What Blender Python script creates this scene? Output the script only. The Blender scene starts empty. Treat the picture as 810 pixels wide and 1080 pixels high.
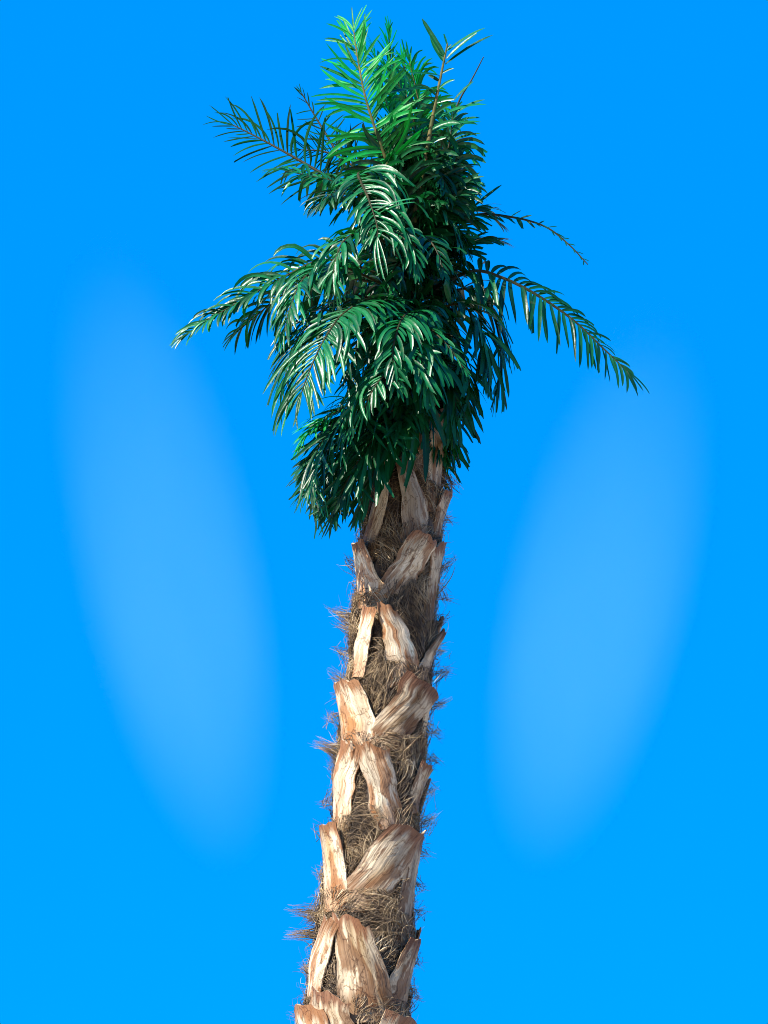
import bpy, math, random
import numpy as np

random.seed(11)
rng = np.random.default_rng(11)
R_ = math.radians
sc = bpy.context.scene
col = sc.collection

# ------------------------------------------------------------------ camera
CAM = np.array([0.0, -11.0, 1.6])
PITCH = R_(22.7)
VFOV = R_(19.3)
FPX = 540.0 / math.tan(VFOV / 2)
fw = np.array([0, math.cos(PITCH), math.sin(PITCH)])
up = np.array([0, -math.sin(PITCH), math.cos(PITCH)])


def P(X, Y, d=0.0):
    """a point of the tree, d metres behind (+) or in front (-) of the trunk axis"""
    r = fw + np.array([1.0, 0, 0]) * ((X - 405) / FPX) + up * ((540 - Y) / FPX)
    return CAM + r * ((d - CAM[1]) / r[1])


cd = bpy.data.cameras.new('camera')
cam = bpy.data.objects.new('camera', cd)
col.objects.link(cam)
cam.location = CAM
cam.rotation_euler = (math.pi / 2 + PITCH, 0, 0)
cd.sensor_fit = 'VERTICAL'
cd.angle = VFOV
cd.clip_end = 20000
sc.camera = cam

# ------------------------------------------------------------------ light
SUN_EL, SUN_AZ = 45.0, 48.0        # azimuth measured from behind the camera towards its left
sdir = np.array([-math.sin(R_(SUN_AZ)) * math.cos(R_(SUN_EL)), -math.cos(R_(SUN_AZ)) * math.cos(R_(SUN_EL)), math.sin(R_(SUN_EL))])
ld = bpy.data.lights.new('sun', 'SUN')
ld.energy = 5.0
ld.angle = R_(0.5)
ld.color = (1.0, 0.93, 0.83)
lo = bpy.data.objects.new('sun', ld)
col.objects.link(lo)
import mathutils
lo.rotation_euler = mathutils.Vector(sdir).to_track_quat('Z', 'Y').to_euler()
lo.location = (-6, -8, 12)

w = bpy.data.worlds.new('World')
sc.world = w
w.use_nodes = True
nt = w.node_tree
nt.nodes.clear()
out = nt.nodes.new('ShaderNodeOutputWorld')
bg = nt.nodes.new('ShaderNodeBackground')
sky = nt.nodes.new('ShaderNodeTexSky')
sky.sky_type = 'NISHITA'
sky.sun_disc = False
sky.sun_elevation = R_(SUN_EL)
sky.sun_rotation = math.atan2(sdir[0], sdir[1])
sky.altitude = 1500
sky.air_density = 1.0
sky.dust_density = 0.0
sky.ozone_density = 3.0
hs = nt.nodes.new('ShaderNodeHueSaturation')
hs.inputs['Saturation'].default_value = 1.0
hs.inputs['Value'].default_value = 1.0
tint = nt.nodes.new('ShaderNodeMix')
tint.data_type = 'RGBA'
tint.blend_type = 'MULTIPLY'
tint.inputs['Factor'].default_value = 1.0
tint.inputs['B'].default_value = (0.0, 0.92, 2.5, 1)
gm = nt.nodes.new('ShaderNodeGamma')
gm.inputs[1].default_value = 0.25
nt.links.new(sky.outputs[0], gm.inputs[0])
nt.links.new(gm.outputs[0], hs.inputs['Color'])
nt.links.new(hs.outputs[0], tint.inputs['A'])
nt.links.new(tint.outputs['Result'], bg.inputs[0])
bg.inputs[1].default_value = 0.15
nt.links.new(bg.outputs[0], out.inputs[0])

sc.view_settings.view_transform = 'Standard'
sc.view_settings.look = 'None'
sc.view_settings.exposure = 1.1
sc.view_settings.gamma = 1.0
sc.view_settings.use_curve_mapping = False
sc.render.engine = 'CYCLES'
sc.cycles.max_bounces = 8
sc.cycles.filter_width = 0.95
sc.cycles.denoiser = 'OPENIMAGEDENOISE'
sc.cycles.denoising_input_passes = 'RGB_ALBEDO_NORMAL'
sc.cycles.use_denoising = True


# ------------------------------------------------------------------ helpers
def link(name, me, mat, parent=None, smooth=True):
    mats = mat if isinstance(mat, (list, tuple)) else [mat]
    for m in mats:
        me.materials.append(m)
    if smooth:
        me.polygons.foreach_set('use_smooth', [True] * len(me.polygons))
    o = bpy.data.objects.new(name, me)
    col.objects.link(o)
    if parent:
        o.parent = parent
        o.matrix_parent_inverse = PI.get(parent.name, mathutils.Matrix.Identity(4))
    return o


PI = {}


class MB:
    def __init__(s):
        s.v, s.f, s.uv, s.mi = [], [], [], []

    def grid(s, pts, uvs, mi=0, flip=False):
        """pts (n,m,3) sheet"""
        n, m = pts.shape[:2]
        b = len(s.v)
        s.v.extend(map(tuple, pts.reshape(-1, 3)))
        uvf = uvs.reshape(-1, 2)
        for i in range(n - 1):
            for j in range(m - 1):
                q = [i * m + j, i * m + j + 1, (i + 1) * m + j + 1, (i + 1) * m + j]
                if flip:
                    q = q[::-1]
                s.f.append([b + k for k in q])
                s.uv.extend([tuple(uvf[k]) for k in q])
                s.mi.append(mi)

    def tube(s, pts, rad, sides=6, flat=1.0, N=None):
        pts = np.asarray(pts)
        n = len(pts)
        T = np.gradient(pts, axis=0)
        T /= np.linalg.norm(T, axis=1)[:, None] + 1e-9
        ring = []
        for i in range(n):
            h = np.array([0.13, -1, 0.2]) if N is None else N[i]
            A = np.cross(T[i], h)
            A /= np.linalg.norm(A) + 1e-9
            B = np.cross(A, T[i])
            ring.append([pts[i] + rad[i] * (math.cos(a) * A + flat * math.sin(a) * B)
                         for a in np.linspace(0, 2 * math.pi, sides + 1)])
        ring = np.array(ring)
        uu, vv = np.meshgrid(np.linspace(0, 1, sides + 1), np.linspace(0, 1, n))
        s.grid(ring, np.stack([uu, vv], -1))

    def mesh(s, name):
        me = bpy.data.meshes.new(name)
        me.from_pydata(s.v, [], s.f)
        uvl = me.uv_layers.new(name='uv')
        uvl.data.foreach_set('uv', np.array(s.uv, dtype=np.float32).ravel())
        me.polygons.foreach_set('material_index', s.mi)
        me.update()
        return me


def catmull(pts, n):
    pts = np.asarray(pts, float)
    if len(pts) == 2:
        t = np.linspace(0, 1, n)[:, None]
        return pts[0] * (1 - t) + pts[1] * t
    p = np.vstack([2 * pts[0] - pts[1], pts, 2 * pts[-1] - pts[-2]])
    k = len(pts) - 1
    dense = []
    for i in range(k):
        a, b, c, d = p[i:i + 4]
        for t in np.linspace(0, 1, 24, endpoint=(i == k - 1)):
            dense.append(0.5 * (2 * b + (c - a) * t + (2 * a - 5 * b + 4 * c - d) * t * t + (3 * b - a - 3 * c + d) * t ** 3))
    dense = np.array(dense)
    L = np.r_[0, np.cumsum(np.linalg.norm(np.diff(dense, axis=0), axis=1))]
    q = np.linspace(0, L[-1], n)
    return np.stack([np.interp(q, L, dense[:, i]) for i in range(3)], 1)


def nrm(v):
    return v / (np.linalg.norm(v) + 1e-9)


# ------------------------------------------------------------------ materials
def new_mat(name):
    m = bpy.data.materials.new(name)
    m.use_nodes = True
    t = m.node_tree
    t.nodes.clear()
    o = t.nodes.new('ShaderNodeOutputMaterial')
    b = t.nodes.new('ShaderNodeBsdfPrincipled')
    t.links.new(b.outputs[0], o.inputs[0])
    return m, t, b, o


def node(t, typ, **kw):
    n = t.nodes.new(typ)
    for k, v in kw.items():
        if k in n.inputs:
            n.inputs[k].default_value = v
        else:
            setattr(n, k, v)
    return n


def ramp(t, src, stops):
    r = t.nodes.new('ShaderNodeValToRGB')
    els = r.color_ramp.elements
    while len(els) < len(stops):
        els.new(0.5)
    for e, (p, c) in zip(els, stops):
        e.position = p
        e.color = (*c, 1)
    t.links.new(src, r.inputs[0])
    return r.outputs[0]


def mix(t, fac, a, b, mode='MIX'):
    m = t.nodes.new('ShaderNodeMix')
    m.data_type = 'RGBA'
    m.blend_type = mode
    for key, val in (('Factor', fac), ('A', a), ('B', b)):
        if hasattr(val, 'is_output'):
            t.links.new(val, m.inputs[key])
        else:
            m.inputs[key].default_value = val if key == 'Factor' else (*val, 1)
    return m.outputs['Result']


def leaf_material(name, dark, mid, light, rough=0.36, trans=0.25, spec=.33, spots=.5):
    m, t, b, o = new_mat(name)
    geo = node(t, 'ShaderNodeNewGeometry')
    tc = node(t, 'ShaderNodeTexCoord')
    c = ramp(t, geo.outputs['Random Per Island'], [(0, dark), (0.5, mid), (1, light)])
    nz = node(t, 'ShaderNodeTexNoise', Scale=22.0, Detail=3.0)
    t.links.new(tc.outputs['Object'], nz.inputs['Vector'])
    c2 = mix(t, 0.55, c, ramp(t, nz.outputs[0], [(0.3, (0.5, 0.5, 0.5)), (0.7, (1.3, 1.3, 1.3))]), 'MULTIPLY')
    # pale midrib and slightly browned edges, from the blade's own coordinates
    sep = node(t, 'ShaderNodeSeparateXYZ')
    t.links.new(tc.outputs['UV'], sep.inputs[0])
    rib = ramp(t, sep.outputs[0], [(0.44, (0, 0, 0)), (0.5, (1, 1, 1)), (0.56, (0, 0, 0))])
    ribf = node(t, 'ShaderNodeMath', operation='MULTIPLY')
    t.links.new(rib, ribf.inputs[0])
    ribf.inputs[1].default_value = 0.35
    c3 = mix(t, ribf.outputs[0], c2, tuple(min(1, x * 1.7 + y) for x, y in zip(light, (.004, .012, .004))))
    nz2 = node(t, 'ShaderNodeTexNoise', Scale=9.0, Detail=4.0)
    t.links.new(tc.outputs['Object'], nz2.inputs['Vector'])
    spot = ramp(t, nz2.outputs[0], [(0.66, (0, 0, 0)), (0.74, (1, 1, 1))])
    sf = node(t, 'ShaderNodeMath', operation='MULTIPLY')
    t.links.new(spot, sf.inputs[0])
    sf.inputs[1].default_value = spots
    c4 = mix(t, sf.outputs[0], c3, (0.10, 0.14, 0.035))
    t.links.new(c4, b.inputs['Base Color'])
    b.inputs['Roughness'].default_value = rough
    b.inputs['Specular IOR Level'].default_value = spec
    # cross ribs of the blade as a fine bump
    wv = node(t, 'ShaderNodeTexNoise', Scale=34.0, Detail=3.0)
    t.links.new(tc.outputs['Object'], wv.inputs['Vector'])
    bp = node(t, 'ShaderNodeBump', Strength=0.35, Distance=0.006)
    t.links.new(wv.outputs[0], bp.inputs['Height'])
    t.links.new(bp.outputs[0], b.inputs['Normal'])
    tr = node(t, 'ShaderNodeBsdfTranslucent')
    t.links.new(mix(t, 1.0, c4, (0.7, 1.5, 0.7), 'MULTIPLY'), tr.inputs[0])
    ms = node(t, 'ShaderNodeMixShader')
    ms.inputs[0].default_value = trans
    t.links.new(b.outputs[0], ms.inputs[1])
    t.links.new(tr.outputs[0], ms.inputs[2])
    t.links.new(ms.outputs[0], o.inputs[0])
    return m


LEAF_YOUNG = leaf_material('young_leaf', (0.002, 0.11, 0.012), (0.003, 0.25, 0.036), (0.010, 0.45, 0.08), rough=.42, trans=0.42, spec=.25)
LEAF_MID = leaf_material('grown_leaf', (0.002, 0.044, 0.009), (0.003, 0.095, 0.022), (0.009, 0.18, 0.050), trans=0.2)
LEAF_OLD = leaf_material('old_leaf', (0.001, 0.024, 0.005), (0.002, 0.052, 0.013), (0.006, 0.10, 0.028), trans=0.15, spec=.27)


LEAF_PAINTED_SHADE = leaf_material('painted_shade_leaf', (0.0006, 0.016, 0.004), (0.001, 0.036, 0.009), (0.002, 0.07, 0.018), rough=.6, trans=0.15, spec=.03, spots=.05)  # underside shade put into the leaf colour, for left and rear fronds


def stalk_material(name, k):
    m, t, b, o = new_mat(name)
    tc = node(t, 'ShaderNodeTexCoord')
    nz = node(t, 'ShaderNodeTexNoise', Scale=30.0, Detail=4.0)
    t.links.new(tc.outputs['Object'], nz.inputs['Vector'])
    c = ramp(t, nz.outputs[0], [(p_, tuple(x * k for x in c_)) for p_, c_ in ((0.3, (0.035, 0.05, 0.012)), (0.55, (0.09, 0.085, 0.022)), (0.75, (0.19, 0.13, 0.05)))])
    t.links.new(c, b.inputs['Base Color'])
    b.inputs['Roughness'].default_value = 0.6
    b.inputs['Specular IOR Level'].default_value = 0.15
    return m


STALK = stalk_material('brown_stalk', 1.0)
STALK_GREEN = stalk_material('dark_stalk', 0.3)


def boot_material(name, pale, tan, stain, grey, cutc, cut=False):
    m, t, b, o = new_mat(name)
    tc = node(t, 'ShaderNodeTexCoord')
    oi = node(t, 'ShaderNodeObjectInfo')
    mul = node(t, 'ShaderNodeMath', operation='MULTIPLY')
    t.links.new(oi.outputs['Random'], mul.inputs[0])
    mul.inputs[1].default_value = 37.0
    off = node(t, 'ShaderNodeVectorMath', operation='ADD')
    cmb = node(t, 'ShaderNodeCombineXYZ')
    for i in range(3):
        t.links.new(mul.outputs[0], cmb.inputs[i])
    t.links.new(tc.outputs['UV'], off.inputs[0])
    t.links.new(cmb.outputs[0], off.inputs[1])

    def nzz(sx, sy, scale, det, dist=0.0):
        mp = node(t, 'ShaderNodeMapping')
        mp.inputs['Scale'].default_value = (sx, sy, 1)
        t.links.new(off.outputs[0], mp.inputs[0])
        n = node(t, 'ShaderNodeTexNoise', Scale=scale, Detail=det, Distortion=dist)
        t.links.new(mp.outputs[0], n.inputs['Vector'])
        return n.outputs[0]

    c = ramp(t, nzz(1.0, 0.6, 2.2, 6, 0.4), [(0.34, tan), (0.5, pale), (0.7, tuple(min(0.85, x * 1.12) for x in pale))])
    # broad weathered grey patches
    gf = ramp(t, nzz(1.2, 0.8, 1.7, 7, 0.6), [(0.50, (0, 0, 0)), (0.56, (1, 1, 1))])
    g2 = node(t, 'ShaderNodeMath', operation='MULTIPLY')
    t.links.new(gf, g2.inputs[0])
    g2.inputs[1].default_value = 0.6
    c = mix(t, g2.outputs[0], c, grey)
    # rusty stains
    sf = ramp(t, nzz(1.6, 0.7, 2.3, 6, 0.5), [(0.51, (0, 0, 0)), (0.575, (1, 1, 1))])
    s2 = node(t, 'ShaderNodeMath', operation='MULTIPLY')
    t.links.new(sf, s2.inputs[0])
    s2.inputs[1].default_value = 0.75
    c = mix(t, s2.outputs[0], c, stain)
    # brown cut end and brown foot, ragged line
    sep = node(t, 'ShaderNodeSeparateXYZ')
    t.links.new(tc.outputs['UV'], sep.inputs[0])
    ad = node(t, 'ShaderNodeMath', operation='MULTIPLY_ADD')
    t.links.new(nzz(2.5, 0.5, 3.0, 4), ad.inputs[0])
    ad.inputs[1].default_value = 0.55
    t.links.new(sep.outputs[1], ad.inputs[2])
    ef = ramp(t, ad.outputs[0], [(0.30, (1, 1, 1)), (0.50, (0, 0, 0)), (1.08, (0, 0, 0)), (1.22, (1, 1, 1))]) if False else None
    sub = node(t, 'ShaderNodeMapRange')
    t.links.new(ad.outputs[0], sub.inputs[0])
    sub.inputs[1].default_value = 1.06
    sub.inputs[2].default_value = 1.20
    e2 = node(t, 'ShaderNodeMath', operation='MULTIPLY')
    t.links.new(sub.outputs[0], e2.inputs[0])
    e2.inputs[1].default_value = 0.95
    c = mix(t, e2.outputs[0], c, cutc)
    sub2 = node(t, 'ShaderNodeMapRange')
    t.links.new(ad.outputs[0], sub2.inputs[0])
    sub2.inputs[1].default_value = 0.56
    sub2.inputs[2].default_value = 0.34
    e3 = node(t, 'ShaderNodeMath', operation='MULTIPLY')
    t.links.new(sub2.outputs[0], e3.inputs[0])
    e3.inputs[1].default_value = 0.6
    c = mix(t, e3.outputs[0], c, stain)
    # long dark grain and cracks
    gr = ramp(t, nzz(16.0, 0.7, 1.6, 4, 0.5), [(0.36, (0.14, 0.085, 0.05)), (0.43, (1, 1, 1))])
    c = mix(t, 0.42, c, gr, 'MULTIPLY')
    vo = node(t, 'ShaderNodeTexVoronoi', Scale=2.6)
    vo.feature = 'DISTANCE_TO_EDGE'
    mpv = node(t, 'ShaderNodeMapping')
    mpv.inputs['Scale'].default_value = (1.7, 0.75, 1)
    wob = node(t, 'ShaderNodeTexNoise', Scale=5.0, Detail=4.0)
    t.links.new(off.outputs[0], wob.inputs['Vector'])
    wv2 = node(t, 'ShaderNodeVectorMath', operation='MULTIPLY_ADD')
    t.links.new(wob.outputs['Color'], wv2.inputs[0])
    wv2.inputs[1].default_value = (.5, .5, 0)
    t.links.new(off.outputs[0], wv2.inputs[2])
    t.links.new(wv2.outputs[0], mpv.inputs[0])
    t.links.new(mpv.outputs[0], vo.inputs['Vector'])
    crack = ramp(t, vo.outputs['Distance'], [(0.0, (0.10, 0.06, 0.035)), (0.018, (0.55, 0.45, 0.36)), (0.035, (1, 1, 1))])
    c = mix(t, 0.7, c, crack, 'MULTIPLY')
    spk = ramp(t, nzz(5.0, 5.0, 6.0, 5, 0.3), [(0.30, (0.45, 0.34, 0.25)), (0.42, (1, 1, 1)), (0.66, (1, 1, 1)), (0.74, (1.25, 1.22, 1.18))])
    c = mix(t, 0.7, c, spk, 'MULTIPLY')
    gr2 = ramp(t, nzz(7.0, 1.4, 2.0, 6, 1.0), [(0.3, (0.6, 0.5, 0.42)), (0.6, (1.08, 1.05, 1.02))])
    c = mix(t, 0.45, c, gr2, 'MULTIPLY')
    ov = mix(t, 1.0, c, ramp(t, oi.outputs['Random'], [(0, (0.72, 0.68, 0.66)), (1, (1.08, 1.06, 1.04))]), 'MULTIPLY')
    t.links.new(ov, b.inputs['Base Color'])
    b.inputs['Roughness'].default_value = 0.62
    b.inputs['Specular IOR Level'].default_value = 0.3
    bp = node(t, 'ShaderNodeBump', Strength=0.8, Distance=0.007)
    t.links.new(nzz(12.0, 0.8, 1.6, 5, 0.6), bp.inputs['Height'])
    t.links.new(bp.outputs[0], b.inputs['Normal'])
    return m


BOOT = boot_material('leaf_base_wood', (0.88, 0.76, 0.54), (0.58, 0.41, 0.21), (0.37, 0.14, 0.025), (0.45, 0.38, 0.27), (0.28, 0.13, 0.05))
BOOT_GREY = boot_material('leaf_base_dark', (0.66, 0.56, 0.38), (0.34, 0.23, 0.105), (0.19, 0.075, 0.016), (0.30, 0.255, 0.18), (0.22, 0.10, 0.045))  # darker tones, used mostly on the right-hand leaf bases
CUT = boot_material('cut_wood', (0.72, 0.60, 0.44), (0.5, 0.36, 0.22), (0.4, 0.22, 0.1), (0.5, 0.42, 0.33), (0.6, 0.48, 0.33))


def fibre_material():
    m, t, b, o = new_mat('trunk_fibre')
    geo = node(t, 'ShaderNodeNewGeometry')
    tc = node(t, 'ShaderNodeTexCoord')
    nz = node(t, 'ShaderNodeTexNoise', Scale=11.0, Detail=3.0)
    t.links.new(tc.outputs['Object'], nz.inputs['Vector'])
    ma = node(t, 'ShaderNodeMath', operation='MULTIPLY_ADD')
    t.links.new(nz.outputs[0], ma.inputs[0])
    ma.inputs[1].default_value = 1.7
    m2 = node(t, 'ShaderNodeMath', operation='MULTIPLY_ADD')
    t.links.new(geo.outputs['Random Per Island'], m2.inputs[0])
    m2.inputs[1].default_value = 0.7
    m2.inputs[2].default_value = -0.84
    t.links.new(m2.outputs[0], ma.inputs[2])
    c = ramp(t, ma.outputs[0], [(0, (0.045, 0.028, 0.014)), (0.35, (0.17, 0.11, 0.055)), (0.7, (0.40, 0.28, 0.14)), (1, (0.74, 0.60, 0.38))])
    t.links.new(c, b.inputs['Base Color'])
    b.inputs['Roughness'].default_value = 0.6
    return m


FIBRE = fibre_material()


def core_material():
    m, t, b, o = new_mat('trunk_core')
    tc = node(t, 'ShaderNodeTexCoord')
    mp = node(t, 'ShaderNodeMapping')
    mp.inputs['Scale'].default_value = (1, 1, 0.35)
    t.links.new(tc.outputs['Object'], mp.inputs[0])
    nz = node(t, 'ShaderNodeTexNoise', Scale=45.0, Detail=6.0)
    t.links.new(mp.outputs[0], nz.inputs['Vector'])
    c = ramp(t, nz.outputs[0], [(0.3, (0.02, 0.012, 0.007)), (0.55, (0.06, 0.038, 0.02)), (0.75, (0.15, 0.10, 0.055))])
    t.links.new(c, b.inputs['Base Color'])
    b.inputs['Roughness'].default_value = 0.8
    bp = node(t, 'ShaderNodeBump', Strength=1.0, Distance=0.02)
    t.links.new(nz.outputs[0], bp.inputs['Height'])
    t.links.new(bp.outputs[0], b.inputs['Normal'])
    return m


CORE = core_material()

# ------------------------------------------------------------------ ground (below the frame)
m, t, b, o = new_mat('sandy_ground')
tc = node(t, 'ShaderNodeTexCoord')
nz = node(t, 'ShaderNodeTexNoise', Scale=0.6, Detail=9.0)
t.links.new(tc.outputs['Object'], nz.inputs['Vector'])
t.links.new(ramp(t, nz.outputs[0], [(0.3, (0.30, 0.235, 0.165)), (0.7, (0.44, 0.36, 0.265))]), b.inputs['Base Color'])
b.inputs['Roughness'].default_value = 0.9
g = MB()
xs = np.linspace(-4000, 4000, 21)
gx, gy = np.meshgrid(xs, xs)
g.grid(np.stack([gx, gy, gx * 0], -1), np.stack([gx, gy], -1))
go = link('ground', g.mesh('ground'), m)
go['kind'] = 'structure'

# ------------------------------------------------------------------ two pale halo lobes, added as thin volumes three kilometres off
def added_halo(X0, Y0, X1, Y1, half, depth, label):
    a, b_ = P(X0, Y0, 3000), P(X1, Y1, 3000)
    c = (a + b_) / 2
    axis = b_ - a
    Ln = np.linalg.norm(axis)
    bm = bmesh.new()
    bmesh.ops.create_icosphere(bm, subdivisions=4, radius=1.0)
    me = bpy.data.meshes.new('added_halo')
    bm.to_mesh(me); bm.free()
    o = bpy.data.objects.new('added_halo', me)
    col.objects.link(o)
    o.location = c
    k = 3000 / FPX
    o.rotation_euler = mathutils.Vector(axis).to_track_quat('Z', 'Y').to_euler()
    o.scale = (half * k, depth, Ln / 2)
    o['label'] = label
    o['category'] = 'added_halo'
    o['group'] = 'added pale halo lobes either side of the palm'
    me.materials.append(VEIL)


import bmesh
VEIL = bpy.data.materials.new('added_halo_veil')
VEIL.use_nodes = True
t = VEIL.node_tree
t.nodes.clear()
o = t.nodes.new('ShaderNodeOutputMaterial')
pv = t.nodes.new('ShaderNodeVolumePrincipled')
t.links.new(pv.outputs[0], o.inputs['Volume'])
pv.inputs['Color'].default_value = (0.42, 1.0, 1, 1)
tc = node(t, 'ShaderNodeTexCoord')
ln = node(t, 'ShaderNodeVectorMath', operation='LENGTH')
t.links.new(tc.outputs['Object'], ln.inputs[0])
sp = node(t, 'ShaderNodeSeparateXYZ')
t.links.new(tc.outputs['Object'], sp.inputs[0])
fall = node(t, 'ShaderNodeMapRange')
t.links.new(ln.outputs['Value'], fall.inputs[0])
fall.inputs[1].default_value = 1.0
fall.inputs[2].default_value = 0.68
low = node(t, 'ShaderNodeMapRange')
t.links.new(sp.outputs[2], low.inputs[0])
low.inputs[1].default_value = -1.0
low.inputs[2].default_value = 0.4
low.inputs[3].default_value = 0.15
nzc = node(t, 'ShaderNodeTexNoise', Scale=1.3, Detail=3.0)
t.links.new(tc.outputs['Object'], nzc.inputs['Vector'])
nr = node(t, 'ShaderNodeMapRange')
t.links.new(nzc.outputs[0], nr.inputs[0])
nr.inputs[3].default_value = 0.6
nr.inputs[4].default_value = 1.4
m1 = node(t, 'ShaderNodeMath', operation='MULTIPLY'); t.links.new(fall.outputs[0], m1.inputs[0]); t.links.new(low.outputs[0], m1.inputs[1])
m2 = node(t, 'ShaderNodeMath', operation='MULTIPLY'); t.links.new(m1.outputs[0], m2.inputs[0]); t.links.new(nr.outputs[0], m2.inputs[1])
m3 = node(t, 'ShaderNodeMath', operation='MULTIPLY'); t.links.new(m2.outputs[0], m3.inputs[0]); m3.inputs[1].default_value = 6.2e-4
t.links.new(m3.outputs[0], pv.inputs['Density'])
added_halo(106, 250, 246, 922, 195, 110.0, 'faint pale halo lobe added in the blue sky left of the palm')
added_halo(704, 320, 560, 922, 190, 110.0, 'faint pale halo lobe added in the blue sky right of the palm')

# ------------------------------------------------------------------ trunk
AX = [(300, 440, 40), (400, 436, 42), (500, 428, 45), (600, 420, 48), (700, 411, 50), (800, 402, 51), (900, 391, 52), (1000, 382, 57), (1080, 374, 62)]
zz, xx, rr = [], [], []
for Y, X, h in AX:
    p = P(X, Y, 0)
    q = P(X + h, Y, 0)
    zz.append(p[2]); xx.append(p[0]); rr.append(q[0] - p[0])
# on down to the ground
zb = zz[-1]
slope = (xx[-1] - xx[-3]) / (zz[-1] - zz[-3])
for k in (0.75, 0.5, 0.25, 0.0):
    zz.append(zb * k)
    xx.append(xx[len(AX) - 1] + slope * (zb * k - zb) * (0.55 + 0.45 * k))
    rr.append(rr[len(AX) - 1] * (1 + 0.16 * (1 - k)))
order = np.argsort(zz)
zz, xx, rr = np.array(zz)[order], np.array(xx)[order], np.array(rr)[order]
IN = 0.034                         # the core sits this far inside the outline


def ax(z): return np.interp(z, zz, xx)
def rad(z): return np.interp(z, zz, rr) - IN


root = bpy.data.objects.new('palm_tree', None)
col.objects.link(root)
root.location = (float(ax(0)), 0, 0)
root.empty_display_size = 0.5
root['label'] = 'lone palm tree with drooping dark green fronds and a shaggy trunk of cut leaf bases'
root['category'] = 'palm tree'
ROOTINV = mathutils.Matrix.Translation((-float(ax(0)), 0, 0))
PI['palm_tree'] = ROOTINV

tr = MB()
nz_, ns_ = 220, 48
zs = np.linspace(-0.05, float(P(440, 335, 0)[2]), nz_)
th = np.linspace(0, 2 * math.pi, ns_ + 1)
ph = rng.uniform(0, 6.28, (6,))
pts = np.zeros((nz_, ns_ + 1, 3))
for i, z in enumerate(zs):
    topk = 1 - 0.55 * max(0.0, (z - zs[-1] + 0.35) / 0.35) ** 2
    r = rad(z) * topk + 0.006 * np.sin(3 * th + 9 * z + ph[0]) + 0.004 * np.sin(7 * th - 23 * z + ph[1]) + 0.003 * np.sin(11 * th + 41 * z)
    pts[i, :, 0] = ax(z) + r * np.sin(th)
    pts[i, :, 1] = -r * np.cos(th)
    pts[i, :, 2] = z
uu, vv = np.meshgrid(np.linspace(0, 1, ns_ + 1), np.linspace(0, 1, nz_))
tr.grid(pts, np.stack([uu, vv], -1))
b0 = len(tr.v)
tr.v.append((float(ax(zs[-1])), 0, zs[-1] + 0.03))
base = (nz_ - 1) * (ns_ + 1)
for j in range(ns_):
    tr.f.append([base + j, base + j + 1, b0]); tr.uv.extend([(0, 1)] * 3); tr.mi.append(0)
trunk = link('trunk', tr.mesh('trunk'), CORE, root)
PI['trunk'] = mathutils.Matrix.Identity(4)      # the trunk's own matrix is identity


# leaf bases -----------------------------------------------------------------
FOOT = []          # footprints, for keeping the fibre below the bases


def off_at(v, out):
    return 0.004 + out * np.clip(v, 0, 1.2) ** 1.4


def boot(fl, fr, out, thick, mat, bulge=0.010, seed=0, torn=0.5, dish=0.0):
    """fl(v), fr(v) -> (theta, z) of the left and right edge, v = 0 foot .. 1 cut end"""
    rg = np.random.default_rng(seed)
    nu, nv = 13, 26
    ve = np.linspace(-0.24, 1.0, nv)
    u = np.linspace(0, 1, nu)
    jl = np.interp(np.linspace(0, 1, nv), np.linspace(0, 1, 11), rg.normal(0, 0.032, 11))
    jr = np.interp(np.linspace(0, 1, nv), np.linspace(0, 1, 11), rg.normal(0, 0.032, 11))
    topj = np.interp(u, np.linspace(0, 1, 9), rg.normal(0, 0.028, 9)) * torn * 2
    tilt = rg.normal(0, 0.11)
    skew = rg.normal(0, 0.007)
    rdg, pk = rg.uniform(.3, .95), rg.uniform(.28, .72)
    O = np.zeros((nv, nu, 3)); I = np.zeros((nv, nu, 3))
    for i, v in enumerate(ve):
        tl, zl = fl(v); t_r, zr = fr(v)
        for j, uj in enumerate(u):
            uq = uj * (1 + jr[i] - jl[i]) + jl[i]
            vj = v + (topj[j] + tilt * (uj - .5)) * max(0, (v - 0.6) / 0.4)
            k = (vj - v)
            tt = tl + (t_r - tl) * uq
            z = zl + (zr - zl) * uq
            dz = (fl(1)[1] + fr(1)[1] - fl(0)[1] - fr(0)[1]) / 2
            z += k * dz
            prof = 1 - (2 * uj - 1) ** 2
            edge = 1 - abs(2 * uj - 1) ** 4
            prof = (1 - rdg) * prof + rdg * (1 - abs(uj - pk) / max(pk, 1 - pk)) * 1.15
            o_ = off_at(v, out) + bulge * prof + skew * (2 * uj - 1) - dish * prof * max(0, v) + rg.normal(0, 0.0011)
            r = rad(z) + o_
            th_ = thick * (0.30 + 0.70 * edge) * (1.15 - 0.45 * max(0, v))
            O[i, j] = (ax(z) + r * math.sin(tt), -r * math.cos(tt), z)
            r2 = r - th_
            I[i, j] = (ax(z) + r2 * math.sin(tt), -r2 * math.cos(tt), z)
    mb = MB()
    U, V = np.meshgrid(u, ve)
    uv = np.stack([U, V], -1)
    mb.grid(O, uv)
    mb.grid(I, uv, flip=True)
    for a in (0, nu - 1):
        mb.grid(np.stack([O[:, a], I[:, a]], 1), np.stack([uv[:, a], uv[:, a]], 1), flip=(a == 0))
    mb.grid(np.stack([O[-1], I[-1]], 0), np.stack([uv[-1], uv[-1]], 0), mi=1)
    ob = link('leaf_base', mb.mesh('leaf_base'), [mat, CUT], trunk)
    FOOT.append((fl, fr, out, thick))
    return ob


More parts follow.
